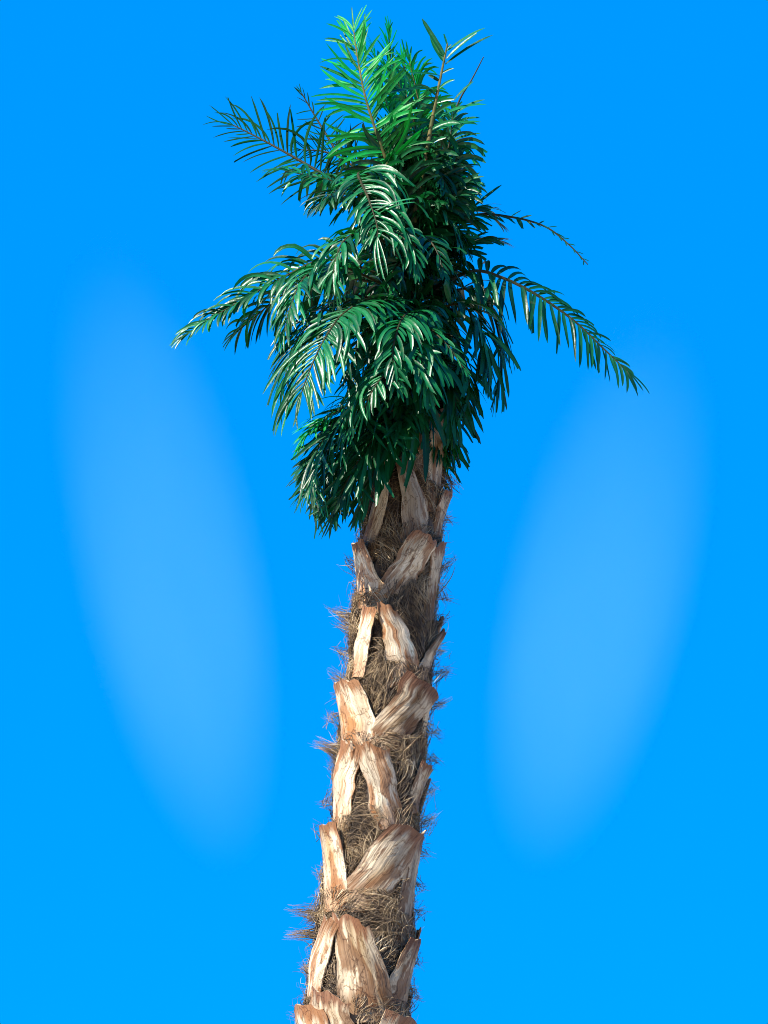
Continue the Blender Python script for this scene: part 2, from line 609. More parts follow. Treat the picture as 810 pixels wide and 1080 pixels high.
def px_edge(b, t_, out, bow=0.0):
    """edge of a leaf base drawn from its foot to its cut end as seen in the photograph's plane"""
    def f(v):
        X = b[0] + (t_[0] - b[0]) * v + bow * math.sin(math.pi * min(max(v, 0), 1))
        Y = b[1] + (t_[1] - b[1]) * v
        p = P(X, Y, -0.1)
        z = p[2]
        R = rad(z) + float(off_at(v, out))
        for _ in range(3):
            s = max(-0.985, min(0.985, (p[0] - ax(z)) / R))
            th_ = math.asin(s)
            p = P(X, Y, -R * math.cos(th_))
            z = p[2]
            R = rad(z) + float(off_at(v, out))
        return th_, z
    # tabulate, for speed
    vs = np.linspace(-0.2, 1.2, 15)
    tab = np.array([f(v) for v in vs])
    return lambda v: (float(np.interp(v, vs, tab[:, 0])), float(np.interp(v, vs, tab[:, 1])))


# foot L, foot R, cut end L, cut end R, outward lean, thickness, grey?, bow
BOOTS = [
    ((377, 592), (395, 578), (400, 490), (413, 490), .030, .018, 1, 3),
    ((424, 562), (457, 566), (416, 488), (438, 490), .036, .022, 1, 3),
    ((456, 572), (471, 570), (466, 517), (477, 519), .040, .016, 1, 0),
    ((371, 634), (402, 630), (366, 575), (381, 572), .045, .024, 0, 0),
    ((402, 620), (430, 618), (437, 560), (458, 572), .048, .024, 1, 0),
    ((452, 642), (467, 640), (456, 573), (468, 575), .034, .016, 1, 2),
    ((368, 702), (385, 704), (381, 641), (397, 641), .040, .020, 0, 0),
    ((414, 710), (440, 708), (398, 638), (416, 640), .044, .022, 0, 2),
    ((444, 708), (465, 712), (469, 667), (479, 671), .050, .014, 1, -3),
    ((367, 784), (396, 782), (353, 722), (374, 718), .052, .026, 0, 2),
    ((380, 785), (420, 783), (434, 716), (459, 731), .052, .026, 1, 0),
    ((445, 785), (455, 783), (449, 733), (460, 735), .030, .014, 1, 0),
    ((346, 873), (365, 875), (362, 786), (380, 788), .044, .022, 0, -2),
    ((398, 862), (423, 860), (379, 787), (407, 789), .050, .022, 0, 0),
    ((434, 850), (451, 850), (449, 806), (459, 809), .042, .014, 1, -2),
    ((344, 948), (364, 946), (334, 872), (352, 868), .052, .024, 0, 2),
    ((358, 948), (400, 952), (416, 864), (444, 880), .054, .026, 1, 0),
    ((420, 978), (438, 978), (432, 880), (446, 883), .034, .016, 1, 2),
    ((316, 1062), (334, 1062), (344, 972), (356, 970), .044, .022, 0, -3),
    ((364, 1062), (408, 1064), (353, 968), (384, 970), .050, .024, 1, 2),
    ((404, 1064), (429, 1066), (435, 990), (443, 993), .046, .014, 1, -3),
    ((318, 1150), (352, 1150), (308, 1060), (338, 1062), .046, .024, 0, 0),
    ((338, 1130), (372, 1130), (332, 1046), (364, 1052), .030, .022, 1, 0),
    ((380, 1150), (425, 1150), (412, 1072), (440, 1080), .046, .024, 1, 0),
    ((450, 522), (470, 524), (455, 434), (468, 430), .028, .012, 1, 0),
    ((428, 485), (448, 487), (432, 425), (446, 423), .030, .014, 1, 0),
    ((396, 488), (412, 488), (408, 420), (420, 420), .030, .014, 1, 0),
]
def widen(p, q, k):
    mx = (p[0] + q[0]) / 2
    return (mx + (p[0] - mx) * k, p[1]), (mx + (q[0] - mx) * k, q[1])


for i, (a, b_, c_, d_, out_, th_, grey, bow) in enumerate(BOOTS):
    a, b_ = widen(a, b_, 1.4 if 2 < i < 24 else 1.08)
    c_, d_ = widen(c_, d_, 1.3 if 2 < i < 24 else 1.0)
    boot(px_edge(a, c_, out_, bow), px_edge(b_, d_, out_, bow), out_, th_, BOOT_GREY if grey else BOOT,
         bulge=0.011 if i not in (10, 16) else 0.004, seed=100 + i, torn=0.6)


def th_edge(t0, z0, t1, z1):
    return lambda v: (t0 + (t1 - t0) * v, z0 + (z1 - z0) * v)


# the same criss-cross carried round the back and down to the ground
z_top, z_vis = float(P(430, 500)[2]), float(P(374, 1090)[2])
tier = 0.29
k = 0
z = z_top - 0.05
while z > 0.25:
    n = 6
    for j in range(n):
        c0 = 2 * math.pi * (j + 0.5 * (k % 2)) / n + rng.normal(0, 0.06)
        lean = (0.24 if (j + k) % 2 else -0.24) + rng.normal(0, 0.05)
        c = (c0 + math.pi) % (2 * math.pi) - math.pi
        if z > z_vis - 0.25 and abs(c) < 1.75:
            continue
        wd = rng.uniform(0.25, 0.33)
        h = rng.uniform(0.24, 0.32)
        ztop = z + rng.normal(0, 0.03)
        boot(th_edge(c - wd, ztop - h, c + lean - wd * 0.6, ztop), th_edge(c + wd, ztop - h, c + lean + wd * 0.6, ztop),
             rng.uniform(.040, .054), rng.uniform(.018, .026), BOOT if c < 0.2 and rng.random() < .7 else BOOT_GREY, seed=500 + 17 * k + j, torn=0.6)
    z -= tier
    k += 1
N_BOOTS = len(FOOT)

# fibre ------------------------------------------------------------------------


def field(th, z):
    """smooth direction of the fibre mat, angle from straight up, around the trunk"""
    return (0.9 * np.sin(2 * th + 7.3 * z + 0.6) + 0.8 * np.sin(3 * th - 11.0 * z + 2.1) + 0.5 * np.sin(5 * th + 19 * z + 4.0))


def strands(n, z0, z1, seed, lmin, lmax, wmin, wmax, hi=0.030, wild=0.35, thr=None):
    rg = np.random.default_rng(seed)
    S = 9
    th = rg.uniform(-math.pi, math.pi, n) if thr is None else rg.uniform(thr[0], thr[1], n)
    z = rg.uniform(z0, z1, n)
    L = rg.uniform(lmin, lmax, n)
    ang = field(th, z) + rg.normal(0, wild, n)
    curl = rg.normal(0, 5.0, n)
    o0 = rg.uniform(-0.004, hi * 0.6, n)
    o1 = rg.uniform(0.0, hi, n) + np.where(rg.random(n) < 0.09, rg.uniform(0, 0.05, n), 0)
    curl2 = np.where(rg.random(n) < .2, rg.normal(0, 60, n), rg.normal(0, 10, n))
    TH, Z, O = np.zeros((S, n)), np.zeros((S, n)), np.zeros((S, n))
    t_, z_ = th.copy(), z.copy()
    for s in range(S):
        f = s / (S - 1)
        TH[s], Z[s] = t_, z_
        O[s] = o0 + (o1 - o0) * f + 0.006 * np.sin(f * 5 + th * 9)
        a = ang + curl * L * f + curl2 * L * f * f * 0.5
        ds = L / (S - 1)
        t_ = t_ + np.sin(a) * ds / (rad(z_) + 0.02)
        z_ = z_ + np.cos(a) * ds
    # stay under the leaf bases
    for fl, fr, out, thick in FOOT:
        ze0, ze1 = (fl(0)[1] + fr(0)[1]) / 2, (fl(1)[1] + fr(1)[1]) / 2
        v = (Z - ze0) / (ze1 - ze0)
        m_ = (v > 0.13) & (v < 1.04)
        if not m_.any():
            continue
        vs = np.linspace(0, 1.05, 8)
        lt = np.interp(v, vs, [fl(q)[0] for q in vs]); rt = np.interp(v, vs, [fr(q)[0] for q in vs])
        d = (TH - (lt + rt) / 2 + math.pi) % (2 * math.pi) - math.pi
        ins = m_ & (np.abs(d) < (rt - lt) / 2 + 0.03)
        cap = 0.004 + out * np.clip(v, 0, 1.1) ** 1.4 - thick - 0.002
        O = np.where(ins, np.minimum(O, cap), O)
    Rr = rad(Z) + O
    pts = np.stack([ax(Z) + Rr * np.sin(TH), -Rr * np.cos(TH), Z], -1)   # S,n,3
    wd = rg.uniform(wmin, wmax, n) * np.where(rg.random(n) < 0.12, 1.6, 1)
    return pts, wd


def ribbons(mb_v, mb_f, pts, wd):
    """three-sided tapering strands"""
    S, n = pts.shape[:2]
    T = np.gradient(pts, axis=0)
    T /= np.linalg.norm(T, axis=-1, keepdims=True) + 1e-9
    h = np.array([0.31, -0.8, 0.5])
    A = np.cross(T, h); A /= np.linalg.norm(A, axis=-1, keepdims=True) + 1e-9
    B = np.cross(A, T)
    tap = (1 - 0.75 * np.linspace(0, 1, S) ** 1.5)[:, None, None]
    r = wd[None, :, None] * 0.5 * tap
    ring = np.stack([pts + r * (math.cos(q) * A + math.sin(q) * B) for q in (0.5, 2.6, 4.7)], 2)   # S,n,3side,3
    base = sum(len(x) for x in mb_v)
    mb_v.append(ring.transpose(1, 0, 2, 3).reshape(-1, 3))
    idx = (np.arange(n) * S * 3)[:, None, None] + (np.arange(S - 1) * 3)[None, :, None]
    fs = []
    for q in range(3):
        q2 = (q + 1) % 3
        fs.append(np.stack([idx[..., 0] + q, idx[..., 0] + q2, idx[..., 0] + 3 + q2, idx[..., 0] + 3 + q], -1))
    mb_f.append((np.concatenate([f.reshape(-1, 4) for f in fs]) + base))


FV, FF = [], []
zlo = z_vis - 0.15
zhi = float(P(440, 400)[2])
for args in ((9000, zlo, zhi, 1, .08, .17, .0018, .0032, .024, .16), (1800, zlo, zhi, 2, .03, .07, .0016, .0028, .034, 1.2),
             (2600, zlo, zhi, 3, .12, .22, .0020, .0038, .034, .2), (1500, zlo, zhi, 6, .07, .16, .0018, .0034, .058, .35), (2500, 0.1, zlo, 4, .06, .14, .004, .007, .03, .5)):
    ribbons(FV, FF, *strands(*args))
ribbons(FV, FF, *strands(7000, zlo, zhi, 5, .06, .15, .0016, .0032, .028, .22, (-1.7, 1.7)))


def tuft(X0, Y0, X1, Y1, n, spread=6, d=-0.02, wid=.003, seed=0):
    rg = np.random.default_rng(seed)
    S = 9
    pts = np.zeros((S, n, 3))
    for i in range(n):
        a = P(X0 + rg.normal(0, spread), Y0 + rg.normal(0, spread), d + rg.normal(0, .03))
        kk = rg.uniform(0.45, 1.0)
        e = P(X0 + (X1 - X0) * kk + rg.normal(0, spread * .55), Y0 + (Y1 - Y0) * kk + rg.normal(0, spread * .6), d + rg.normal(0, .03))
        m_ = (a + e) / 2 + rg.normal(0, .008, 3)
        f = np.linspace(0, 1, S)[:, None]
        pts[:, i] = (1 - f) ** 2 * a + 2 * f * (1 - f) * m_ + f ** 2 * e
    ribbons(FV, FF, pts, rg.uniform(wid * .6, wid, n))


TUFTS = [(348, 966, 302, 958, 70), (345, 985, 300, 985, 70), (352, 975, 320, 972, 60), (365, 798, 330, 782, 90), (368, 810, 345, 800, 40),
         (378, 655, 346, 642, 50), (380, 668, 350, 655, 40), (366, 725, 347, 708, 40), (370, 735, 346, 736, 30), (376, 600, 360, 588, 25),
         (470, 505, 484, 517, 40), (468, 480, 482, 492, 30), (464, 600, 482, 588, 30), (462, 625, 480, 636, 25), (460, 660, 474, 650, 35),
         (458, 715, 480, 705, 35), (455, 745, 474, 738, 30), (452, 800, 468, 806, 25), (446, 870, 462, 858, 40), (440, 895, 456, 905, 25),
         (436, 930, 450, 938, 25), (430, 1045, 444, 1052, 30), (330, 1075, 306, 1070, 40), (348, 930, 330, 915, 25), (342, 880, 326, 868, 12),
         (366, 690, 352, 684, 30), (356, 760, 342, 752, 30), (350, 845, 336, 850, 25), (330, 1025, 314, 1018, 35), (344, 955, 322, 975, 40),
         (462, 545, 480, 552, 30), (460, 690, 474, 684, 30), (452, 770, 468, 776, 30), (448, 835, 462, 830, 30), (438, 965, 450, 958, 25), (433, 1010, 447, 1020, 25)]
for i, (a, b_, c_, d_, n) in enumerate(TUFTS):
    tuft(a, b_, c_, d_, n, seed=40 + i)
V = np.concatenate(FV); F = np.concatenate(FF)
me = bpy.data.meshes.new('fibre')
me.vertices.add(len(V)); me.vertices.foreach_set('co', V.astype(np.float32).ravel())
me.loops.add(F.size); me.loops.foreach_set('vertex_index', F.astype(np.int32).ravel())
me.polygons.add(len(F)); me.polygons.foreach_set('loop_start', np.arange(0, F.size, 4, dtype=np.int32))
me.update(calc_edges=True); me.validate()
fo = link('fibre', me, FIBRE, trunk)
fo['kind'] = 'stuff'

# ------------------------------------------------------------------ fronds
DOWN = np.array([0, 0, -1.0])


def leaflet(mb, p0, d0, nrm0, L, wid, droop, rg, nseg=8, torn=0.3, fold=0.35, twist=0.0, bendk=2.4):
    """a strap-shaped folded blade bending under its weight"""
    d = nrm(d0)
    p = np.array(p0, float)
    n = nrm(nrm0 - d * np.dot(nrm0, d))
    ds = L / nseg
    rows = []
    blunt = rg.random() < torn
    endw = rg.uniform(0.40, 0.7) if blunt else 0.08
    bend = rg.normal(0, bendk)
    for i in range(nseg + 1):
        f = i / nseg
        s = np.cross(d, n)
        wq = np.interp(f, [0, .12, .3, .7, .9, 1], [.35, .75, 1, .92, max(endw, .6), endw]) * wid * 0.5
        fo_ = fold * (1 - 0.4 * f)
        wl = wq * (1 + rg.normal(0, .06)); wr = wq * (1 + rg.normal(0, .06))
        tl = rg.normal(0, ds * .3) if (blunt and i == nseg) else 0
        t2 = rg.normal(0, ds * .3) if (blunt and i == nseg) else 0
        rows.append([p - s * wl * math.cos(fo_) + n * wl * math.sin(fo_) + d * tl,
                     p - s * wl * .5 * math.cos(fo_) + n * wl * .42 * math.sin(fo_) + d * tl * .3, p,
                     p + s * wr * .5 * math.cos(fo_) + n * wr * .42 * math.sin(fo_) + d * t2 * .3,
                     p + s * wr * math.cos(fo_) + n * wr * math.sin(fo_) + d * t2])
        p = p + d * ds
        d = nrm(d + DOWN * droop * ds * (0.6 + 1.2 * f) + s * bend * ds)
        n = n - d * np.dot(n, d)
        if twist:
            n = n + s * twist * ds
        n = nrm(n)
    rows = np.array(rows)
    U, V = np.meshgrid(np.linspace(0, 1, 5), np.linspace(0, 1, nseg + 1) * L / 0.2)
    mb.grid(rows, np.stack([U, V], -1))


FRONDS = 0
LK = 1.3


def frond(path, N, L=0.19, a=(70, 30), droop=3.0, n=24, t0=0.12, miss=0.04, wid=.024, mat=LEAF_MID, sides=(1, 1), lift=0.15,
          srad=.008, extra=(), prof=(.7, 1, .95, .7, .4), torn=.3, jit=.19, world=False, tipn=True, seed=None, fold=.35, bare=False):
    global FRONDS
    FRONDS += 1
    if n > 12 and L > .1:
        L, n, wid = L * LK, int(n * 1.7), wid * (.84 if mat in (LEAF_YOUNG, LEAF_PAINTED_SHADE) else 1.22 if mat is LEAF_MID else 1.1)
    rg = np.random.default_rng(1000 + FRONDS if seed is None else seed)
    pts = catmull([p if world else P(*p) for p in path], 40)
    T = np.gradient(pts, axis=0)
    T /= np.linalg.norm(T, axis=1)[:, None]
    N = np.array(N, float)
    if N.ndim == 1:
        Ns = np.tile(N, (40, 1))
    else:
        Ns = np.stack([np.interp(np.linspace(0, 1, 40), np.linspace(0, 1, len(N)), N[:, i]) for i in range(3)], 1)
    Ns = Ns - T * np.sum(Ns * T, 1)[:, None]
    Ns /= np.linalg.norm(Ns, axis=1)[:, None]
    mb = MB()
    bits = []
    for k in range(n):
        for sg in (-1, 1):
            if rg.random() < miss or sides[(sg + 1) // 2] == 0:
                continue
            f = t0 + (1 - t0) * (k + (0.5 if sg > 0 else 0) + rg.uniform(-.15, .15)) / n
            f = min(max(f, 0), 1)
            x = f * 39
            i = min(int(x), 38)
            fr_ = x - i
            p = pts[i] * (1 - fr_) + pts[i + 1] * fr_
            Tq, Nq = T[i], Ns[i]
            S = np.cross(Tq, Nq)
            q = (f - t0) / (1 - t0)
            ang = R_(a[0] + (a[1] - a[0]) * q) + rg.normal(0, jit)
            lf = lift + rg.normal(0, jit)
            d = math.cos(ang) * Tq + math.sin(ang) * (sg * S * math.cos(lf) + Nq * math.sin(lf))
            ln = L * np.interp(q, np.linspace(0, 1, len(prof)), prof) * sides[(sg + 1) // 2] * rg.uniform(.85, 1.1)
            if rg.random() < .07:
                ln *= rg.uniform(.4, .7)
            if bare:
                mb = MB()
                bits.append(mb)
            leaflet(mb, p, d, Nq + S * rg.normal(0, .25), ln, wid * rg.uniform(.8, 1.15) * (0.75 + .25 * min(1, ln / .15)) * (1 - .5 * q ** 1.5), droop * 1.2 * rg.uniform(.6, 1.4), rg,
                    torn=torn, twist=rg.normal(0, 1.5), fold=fold)
    if tipn:
        for q in (-.25, .05, .3):
            leaflet(mb, pts[-1], T[-1] + q * np.cross(T[-1], Ns[-1]), Ns[-1], L * prof[-1] * rg.uniform(.8, 1.1), wid * .4, droop * .7, rg, torn=torn)
    for e in extra:
        (a0, a1, bow) = e[:3]
        A, B = P(*a0), P(*a1)
        d = B - A
        Ln = np.linalg.norm(d)
        up_ = nrm(np.array([0, 0, 1.0]) * bow + nrm(d))
        if bare:
            mb = MB()
            bits.append(mb)
        leaflet(mb, A, up_ if bow else d, np.array(e[3] if len(e) > 3 else (-.3, -.8, .5), float), Ln * (1 + .1 * abs(bow)), e[4] if len(e) > 4 else wid, 2 * bow / Ln * .75, rg, torn=.5, bendk=.4)
    rb = MB()
    rb.tube(pts, np.interp(np.linspace(0, 1, 40), [0, .5, 1], [srad, srad * .7, srad * .3]), 7, flat=.75, N=Ns)
    if bare:
        ob = link('frond', rb.mesh('frond'), STALK_GREEN, root)
        ob['label'] = 'nearly bare frond stalk with most of its leaflets gone'
        PI[ob.name] = mathutils.Matrix.Identity(4)
        for q in bits:
            link('leaflet', q.mesh('leaflet'), mat, ob)
        return ob
    ob = link('frond', mb.mesh('frond'), mat, root)
    PI[ob.name] = mathutils.Matrix.Identity(4)
    # the parent's world matrix is identity, so the stalk's own coordinates are world coordinates
    so = link('stalk', rb.mesh('stalk'), STALK if mat is LEAF_YOUNG or srad > .011 else STALK_GREEN, ob)
    return ob


V3 = lambda *a: np.array(a, float)
# --- upper fronds
frond([(428, 225, -.1), (404, 160, -.18), (386, 105, -.2), (377, 60, -.18), (373, 32, -.16)], (-.35, -1, .25), L=.17, a=(78, 28), droop=1.2, n=26,
      mat=LEAF_YOUNG, prof=(1.0, 1.1, 1.0, .85, .55), wid=.022, t0=.2, torn=.15, lift=.2, fold=.25)
frond([(432, 220, .1), (422, 150, .1), (413, 85, .1), (410, 34, .08)], (.7, -.7, .2), L=.12, a=(50, 15), droop=1.5, n=26, mat=LEAF_YOUNG, wid=.02, prof=(1, 1.1, 1, .75, .5))
frond([(432, 220, .0), (420, 150, -.04), (404, 95, -.06), (395, 58, -.04)], (.9, -.4, .3), L=.2, a=(50, 25), droop=9, n=24, mat=LEAF_YOUNG, wid=.024, prof=(1, 1.1, 1, .8, .5), sides=(.7, 1.2))
frond([(446, 225, .0), (444, 172, -.05), (434, 118, -.1), (420, 88, -.12)], (.5, -.8, .4), L=.2, a=(55, 30), droop=12, n=17, mat=LEAF_MID, wid=.025, prof=(1, 1.1, 1, .8, .5))
frond([(440, 220, .25), (435, 150, .3), (428, 95, .3), (426, 62, .28)], (.2, -1, .2), L=.14, a=(60, 25), droop=2, n=22, mat=LEAF_YOUNG, wid=.02)
# brown bare stalk with a few leaflets left
frond([(436, 235, -.1), (447, 175, -.14), (458, 115, -.15), (466, 75, -.14), (472, 46, -.12)], (-.2, -1, .1), L=.16, a=(62, 40), droop=5, n=12, t0=.05, miss=.45, prof=(1, 1.05, .85, .4, .15),
      mat=LEAF_MID, wid=.024, srad=.012, tipn=False,
      extra=[((470, 60, -.13), (444, 20, -.14), 0.0, (-.4, -.8, .4), .022), ((469, 66, -.13), (452, 40, -.12), .1), ((472, 54, -.13), (512, 31, -.12), .18, (0, -.7, .7), .022),
             ((471, 62, -.13), (503, 36, -.15), .12, (0, -.7, .7), .022), ((470, 68, -.13), (522, 40, -.13), .22, (0, -.7, .7), .024), ((464, 80, -.14), (430, 79, -.2), .15), ((461, 95, -.15), (410, 107, -.25), .3, (0, -.8, .6), .026),
             ((472, 48, -.12), (468, 36, -.12), .05, (0, -.8, .6), .010), ((455, 128, -.14), (512, 113, -.1), .35, (0, -.8, .6), .024), ((455, 140, -.14), (508, 134, -.1), .35, (0, -.8, .6), .024)])
frond([(440, 228, .08), (446, 170, .06), (442, 112, .03), (432, 66, .0)], (.3, -.9, .3), L=.19, a=(50, 22), droop=9, n=18, mat=LEAF_YOUNG, wid=.026, prof=(1, 1.1, 1, .7, .4))
frond([(450, 235, .0), (466, 190, -.02), (474, 150, -.02), (478, 120, .0)], (.3, -.9, .4), L=.15, a=(62, 30), droop=8, n=15, mat=LEAF_MID, wid=.022, prof=(1, 1.1, 1, .7, .4))
# dry stick with one torn leaflet
frond([(462, 190, .05), (472, 140, .05), (485, 105, .05), (497, 85, .05), (510, 60, .05)], (-.2, -1, .1), n=0, L=.1, mat=LEAF_MID, srad=.007, tipn=False, bare=True,
      extra=[((499, 86, .04), (480, 107, .03), .15, (-.4, -.8, .3), .016), ((480, 120, .05), (512, 108, .04), .3), ((478, 130, .05), (506, 127, .04), .3), ((475, 150, .05), (506, 144, .04), .3)])
# left frond seen from below
frond([(400, 215, .0), (352, 190, .05), (305, 163, .1), (270, 144, .14), (246, 132, .16)], (-.1, 1, .12), L=.21, a=(72, 26), droop=1.6, n=17, mat=LEAF_PAINTED_SHADE, wid=.017,
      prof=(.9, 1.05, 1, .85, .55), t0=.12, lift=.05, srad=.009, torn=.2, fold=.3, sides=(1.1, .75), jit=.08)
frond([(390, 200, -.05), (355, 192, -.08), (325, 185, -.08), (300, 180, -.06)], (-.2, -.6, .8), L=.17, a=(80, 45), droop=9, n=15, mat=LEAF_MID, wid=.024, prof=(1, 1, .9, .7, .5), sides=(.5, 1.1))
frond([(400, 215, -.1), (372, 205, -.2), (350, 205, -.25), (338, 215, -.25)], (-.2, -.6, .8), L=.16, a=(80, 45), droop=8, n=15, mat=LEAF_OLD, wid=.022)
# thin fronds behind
frond([(378, 200, .4), (352, 155, .45), (332, 122, .5), (318, 98, .5)], (.1, 1, .2), L=.13, a=(70, 30), droop=.8, n=12, mat=LEAF_PAINTED_SHADE, wid=.010, t0=.2, torn=.1, fold=.2)
frond([(400, 205, .3), (368, 172, .35), (342, 160, .4), (318, 158, .42)], (.1, .7, .6), L=.13, a=(70, 30), droop=2, n=13, mat=LEAF_PAINTED_SHADE, wid=.012, torn=.1)
# --- front frond arching at the viewer
frond([(425, 232, -.05), (398, 190, -.25), (378, 183, -.38), (388, 208, -.52), (397, 235, -.58), (398, 250, -.6)],
      [(-.1, -.3, 1), (-.2, -.5, .9), (-.2, -.8, .6), (-.2, -1, .25), (-.1, -1, .1)], L=.2, a=(78, 45), droop=8, n=22, t0=.2, mat=LEAF_MID, wid=.02, prof=(.7, 1, 1.1, 1, .8), srad=.009,
      sides=(1, .55), extra=[((398, 222, -.58), (438, 213, -.62), .3, (0, -.7, .7), .018), ((398, 226, -.58), (436, 218, -.64), .3, (0, -.7, .7), .018)])
frond([(420, 255, -.2), (405, 243, -.45), (415, 244, -.55), (432, 258, -.6), (440, 285, -.6)], [(0, -.4, 1), (0, -.6, .8), (.1, -.9, .5), (.3, -1, .2)], L=.12, a=(60, 25), droop=9, n=16, mat=LEAF_MID, wid=.018)
frond([(410, 258, -.2), (385, 244, -.4), (362, 255, -.5), (352, 285, -.52), (354, 305, -.5)], [(0, -.4, 1), (-.3, -.6, .8), (-.5, -.9, .3)], L=.16, a=(65, 30), droop=9, n=18, mat=LEAF_MID, wid=.021)
frond([(430, 272, -.1), (444, 250, -.32), (458, 260, -.42), (468, 285, -.46)], [(0, -.4, 1), (.2, -.7, .7), (.4, -1, .2)], L=.15, a=(55, 25), droop=7, n=12, mat=LEAF_OLD, wid=.024)
# --- left drooping fronds
frond([(405, 290, -.05), (345, 274, -.1), (300, 292, -.12), (255, 317, -.12), (222, 336, -.12), (197, 353, -.1)], (-.25, -.85, .5), L=.15, a=(68, 30), droop=9, n=26, mat=LEAF_MID, wid=.021,
      prof=(.9, 1.05, 1, .75, .5), t0=.15, sides=(.8, 1.0), lift=.35)
frond([(405, 300, -.0), (350, 292, .02), (300, 310, .04), (268, 335, .05), (250, 350, .05)], (-.25, .2, .95), L=.19, a=(65, 35), droop=10, n=17, mat=LEAF_OLD, wid=.024, miss=.15)
frond([(405, 300, -.1), (355, 280, -.28), (322, 292, -.4), (306, 325, -.45), (300, 350, -.45)], [(-.2, -.3, 1), (-.4, -.6, .7), (-.7, -.8, .2)], L=.18, a=(68, 35), droop=8, n=22, mat=LEAF_MID, wid=.022)
frond([(425, 332, -.15), (392, 317, -.4), (362, 331, -.56), (341, 360, -.62), (326, 392, -.64), (318, 414, -.64)], [(-.3, -.5, 1), (-.5, -.8, .7), (-.5, -1, .35), (-.4, -1, .2)], L=.19, a=(82, 30), droop=5, n=32, mat=LEAF_MID,
      wid=.021, prof=(.8, 1.05, 1.1, .95, .6), sides=(.95, 1.3), t0=.2, lift=-.05, jit=.1)
frond([(420, 325, -.05), (375, 312, -.3), (338, 330, -.42), (310, 365, -.46), (300, 400, -.46)], [(-.3, -.3, 1), (-.6, -.7, .6), (-.7, -.8, .2)], L=.19, a=(70, 30), droop=6, n=24, mat=LEAF_OLD, wid=.021)
frond([(440, 355, -.2), (425, 374, -.5), (406, 394, -.62), (393, 412, -.64), (385, 430, -.62)], [(-.3, -.6, .9), (-.5, -1, .5), (-.4, -1, .3)], L=.2, a=(84, 32), droop=4.5, n=22, mat=LEAF_MID, wid=.021,
      prof=(.9, 1.1, 1.05, .8, .6), sides=(.55, 1.3), lift=-.05, jit=.1)
frond([(442, 330, -.1), (430, 330, -.42), (420, 345, -.6), (414, 375, -.66), (420, 402, -.66)], [(0, -.4, 1), (0, -.9, .6), (0, -1, .2)], L=.17, a=(65, 25), droop=7, n=20, mat=LEAF_MID, wid=.022)
frond([(440, 335, -.1), (410, 335, -.35), (385, 350, -.5), (372, 385, -.55), (370, 405, -.55)], [(0, -.4, 1), (-.2, -.9, .6), (-.3, -1, .2)], L=.18, a=(65, 25), droop=6, n=20, mat=LEAF_OLD, wid=.022)
frond([(440, 352, -.2), (450, 345, -.42), (470, 362, -.54), (489, 388, -.56)], [(0, -.4, 1), (.1, -.8, .7), (.3, -1, .3)], L=.13, a=(35, 15), droop=3, n=12, mat=LEAF_MID, wid=.02)
frond([(445, 345, -.15), (440, 360, -.45), (446, 385, -.58), (452, 410, -.58)], [(0, -.4, 1), (.1, -.9, .5), (.2, -1, .2)], L=.2, a=(45, 15), droop=6, n=14, mat=LEAF_MID, wid=.026)
# --- right fronds
frond([(455, 305, .05), (498, 286, .05), (530, 293, .05), (566, 311, .05), (605, 338, .05), (640, 371, .05), (662, 392, .05)], (.2, -.9, .5), L=.205, a=(88, 24), droop=9, n=20, mat=LEAF_OLD, wid=.021,
      prof=(.9, 1.05, .95, .75, .45), sides=(.5, 1.0), t0=.18, torn=.2, miss=.1, srad=.010, jit=.1)
frond([(455, 245, .1), (500, 227, .1), (540, 229, .12), (575, 239, .15), (600, 258, .15), (620, 279, .15)], (.2, -.9, .4), L=.04, a=(45, 35), droop=2, n=15, t0=.2, miss=.2, wid=.013,
      prof=(3, 2, 1.2, .9, .8), mat=LEAF_OLD, srad=.008, tipn=False, bare=True, extra=[((545, 229, .12), (551, 241, .12), .1, (0, -.8, .4), .02), ((500, 218, .1), (530, 196, .1), .1, (0, -.8, .4), .016)])
frond([(455, 285, .05), (490, 258, .12), (515, 252, .16), (528, 255, .16)], (.2, -.4, .9), L=.13, a=(62, 22), droop=4, n=15, mat=LEAF_OLD, wid=.021)
frond([(455, 270, .05), (480, 232, .12), (505, 222, .16), (522, 232, .18)], (.2, -.3, .9), L=.14, a=(65, 25), droop=6, n=16, mat=LEAF_MID, wid=.021)
frond([(450, 262, .0), (465, 215, -.02), (485, 192, .0), (500, 200, .02)], (.2, -.5, .8), L=.14, a=(65, 25), droop=8, n=16, mat=LEAF_MID, wid=.022)
frond([(462, 310, .05), (498, 306, .1), (521, 335, .13), (528, 380, .14), (522, 415, .13)], [(0, 0, 1), (.7, -.2, .7), (1, -.3, 0)], L=.2, a=(55, 25), droop=8, n=16, mat=LEAF_OLD, wid=.027, torn=.65, jit=.3, miss=.1)
frond([(462, 325, -.1), (488, 322, -.18), (508, 352, -.22), (512, 395, -.22)], [(0, -.2, 1), (.5, -.5, .7), (1, -.6, 0)], L=.21, a=(50, 22), droop=7, n=14, mat=LEAF_OLD, wid=.027, torn=.65, jit=.3, miss=.08)
frond([(460, 350, -.1), (480, 358, -.2), (494, 395, -.22), (490, 430, -.2)], [(0, -.2, 1), (.5, -.6, .6), (.9, -.7, 0)], L=.21, a=(42, 18), droop=6, n=12, mat=LEAF_OLD, wid=.027, torn=.65, jit=.3, miss=.08)
frond([(455, 375, -.1), (472, 388, -.2), (480, 425, -.2), (476, 450, -.18)], [(0, -.4, 1), (.4, -.9, .4), (.4, -1, 0)], L=.2, a=(35, 15), droop=5, n=13, mat=LEAF_OLD, wid=.026)
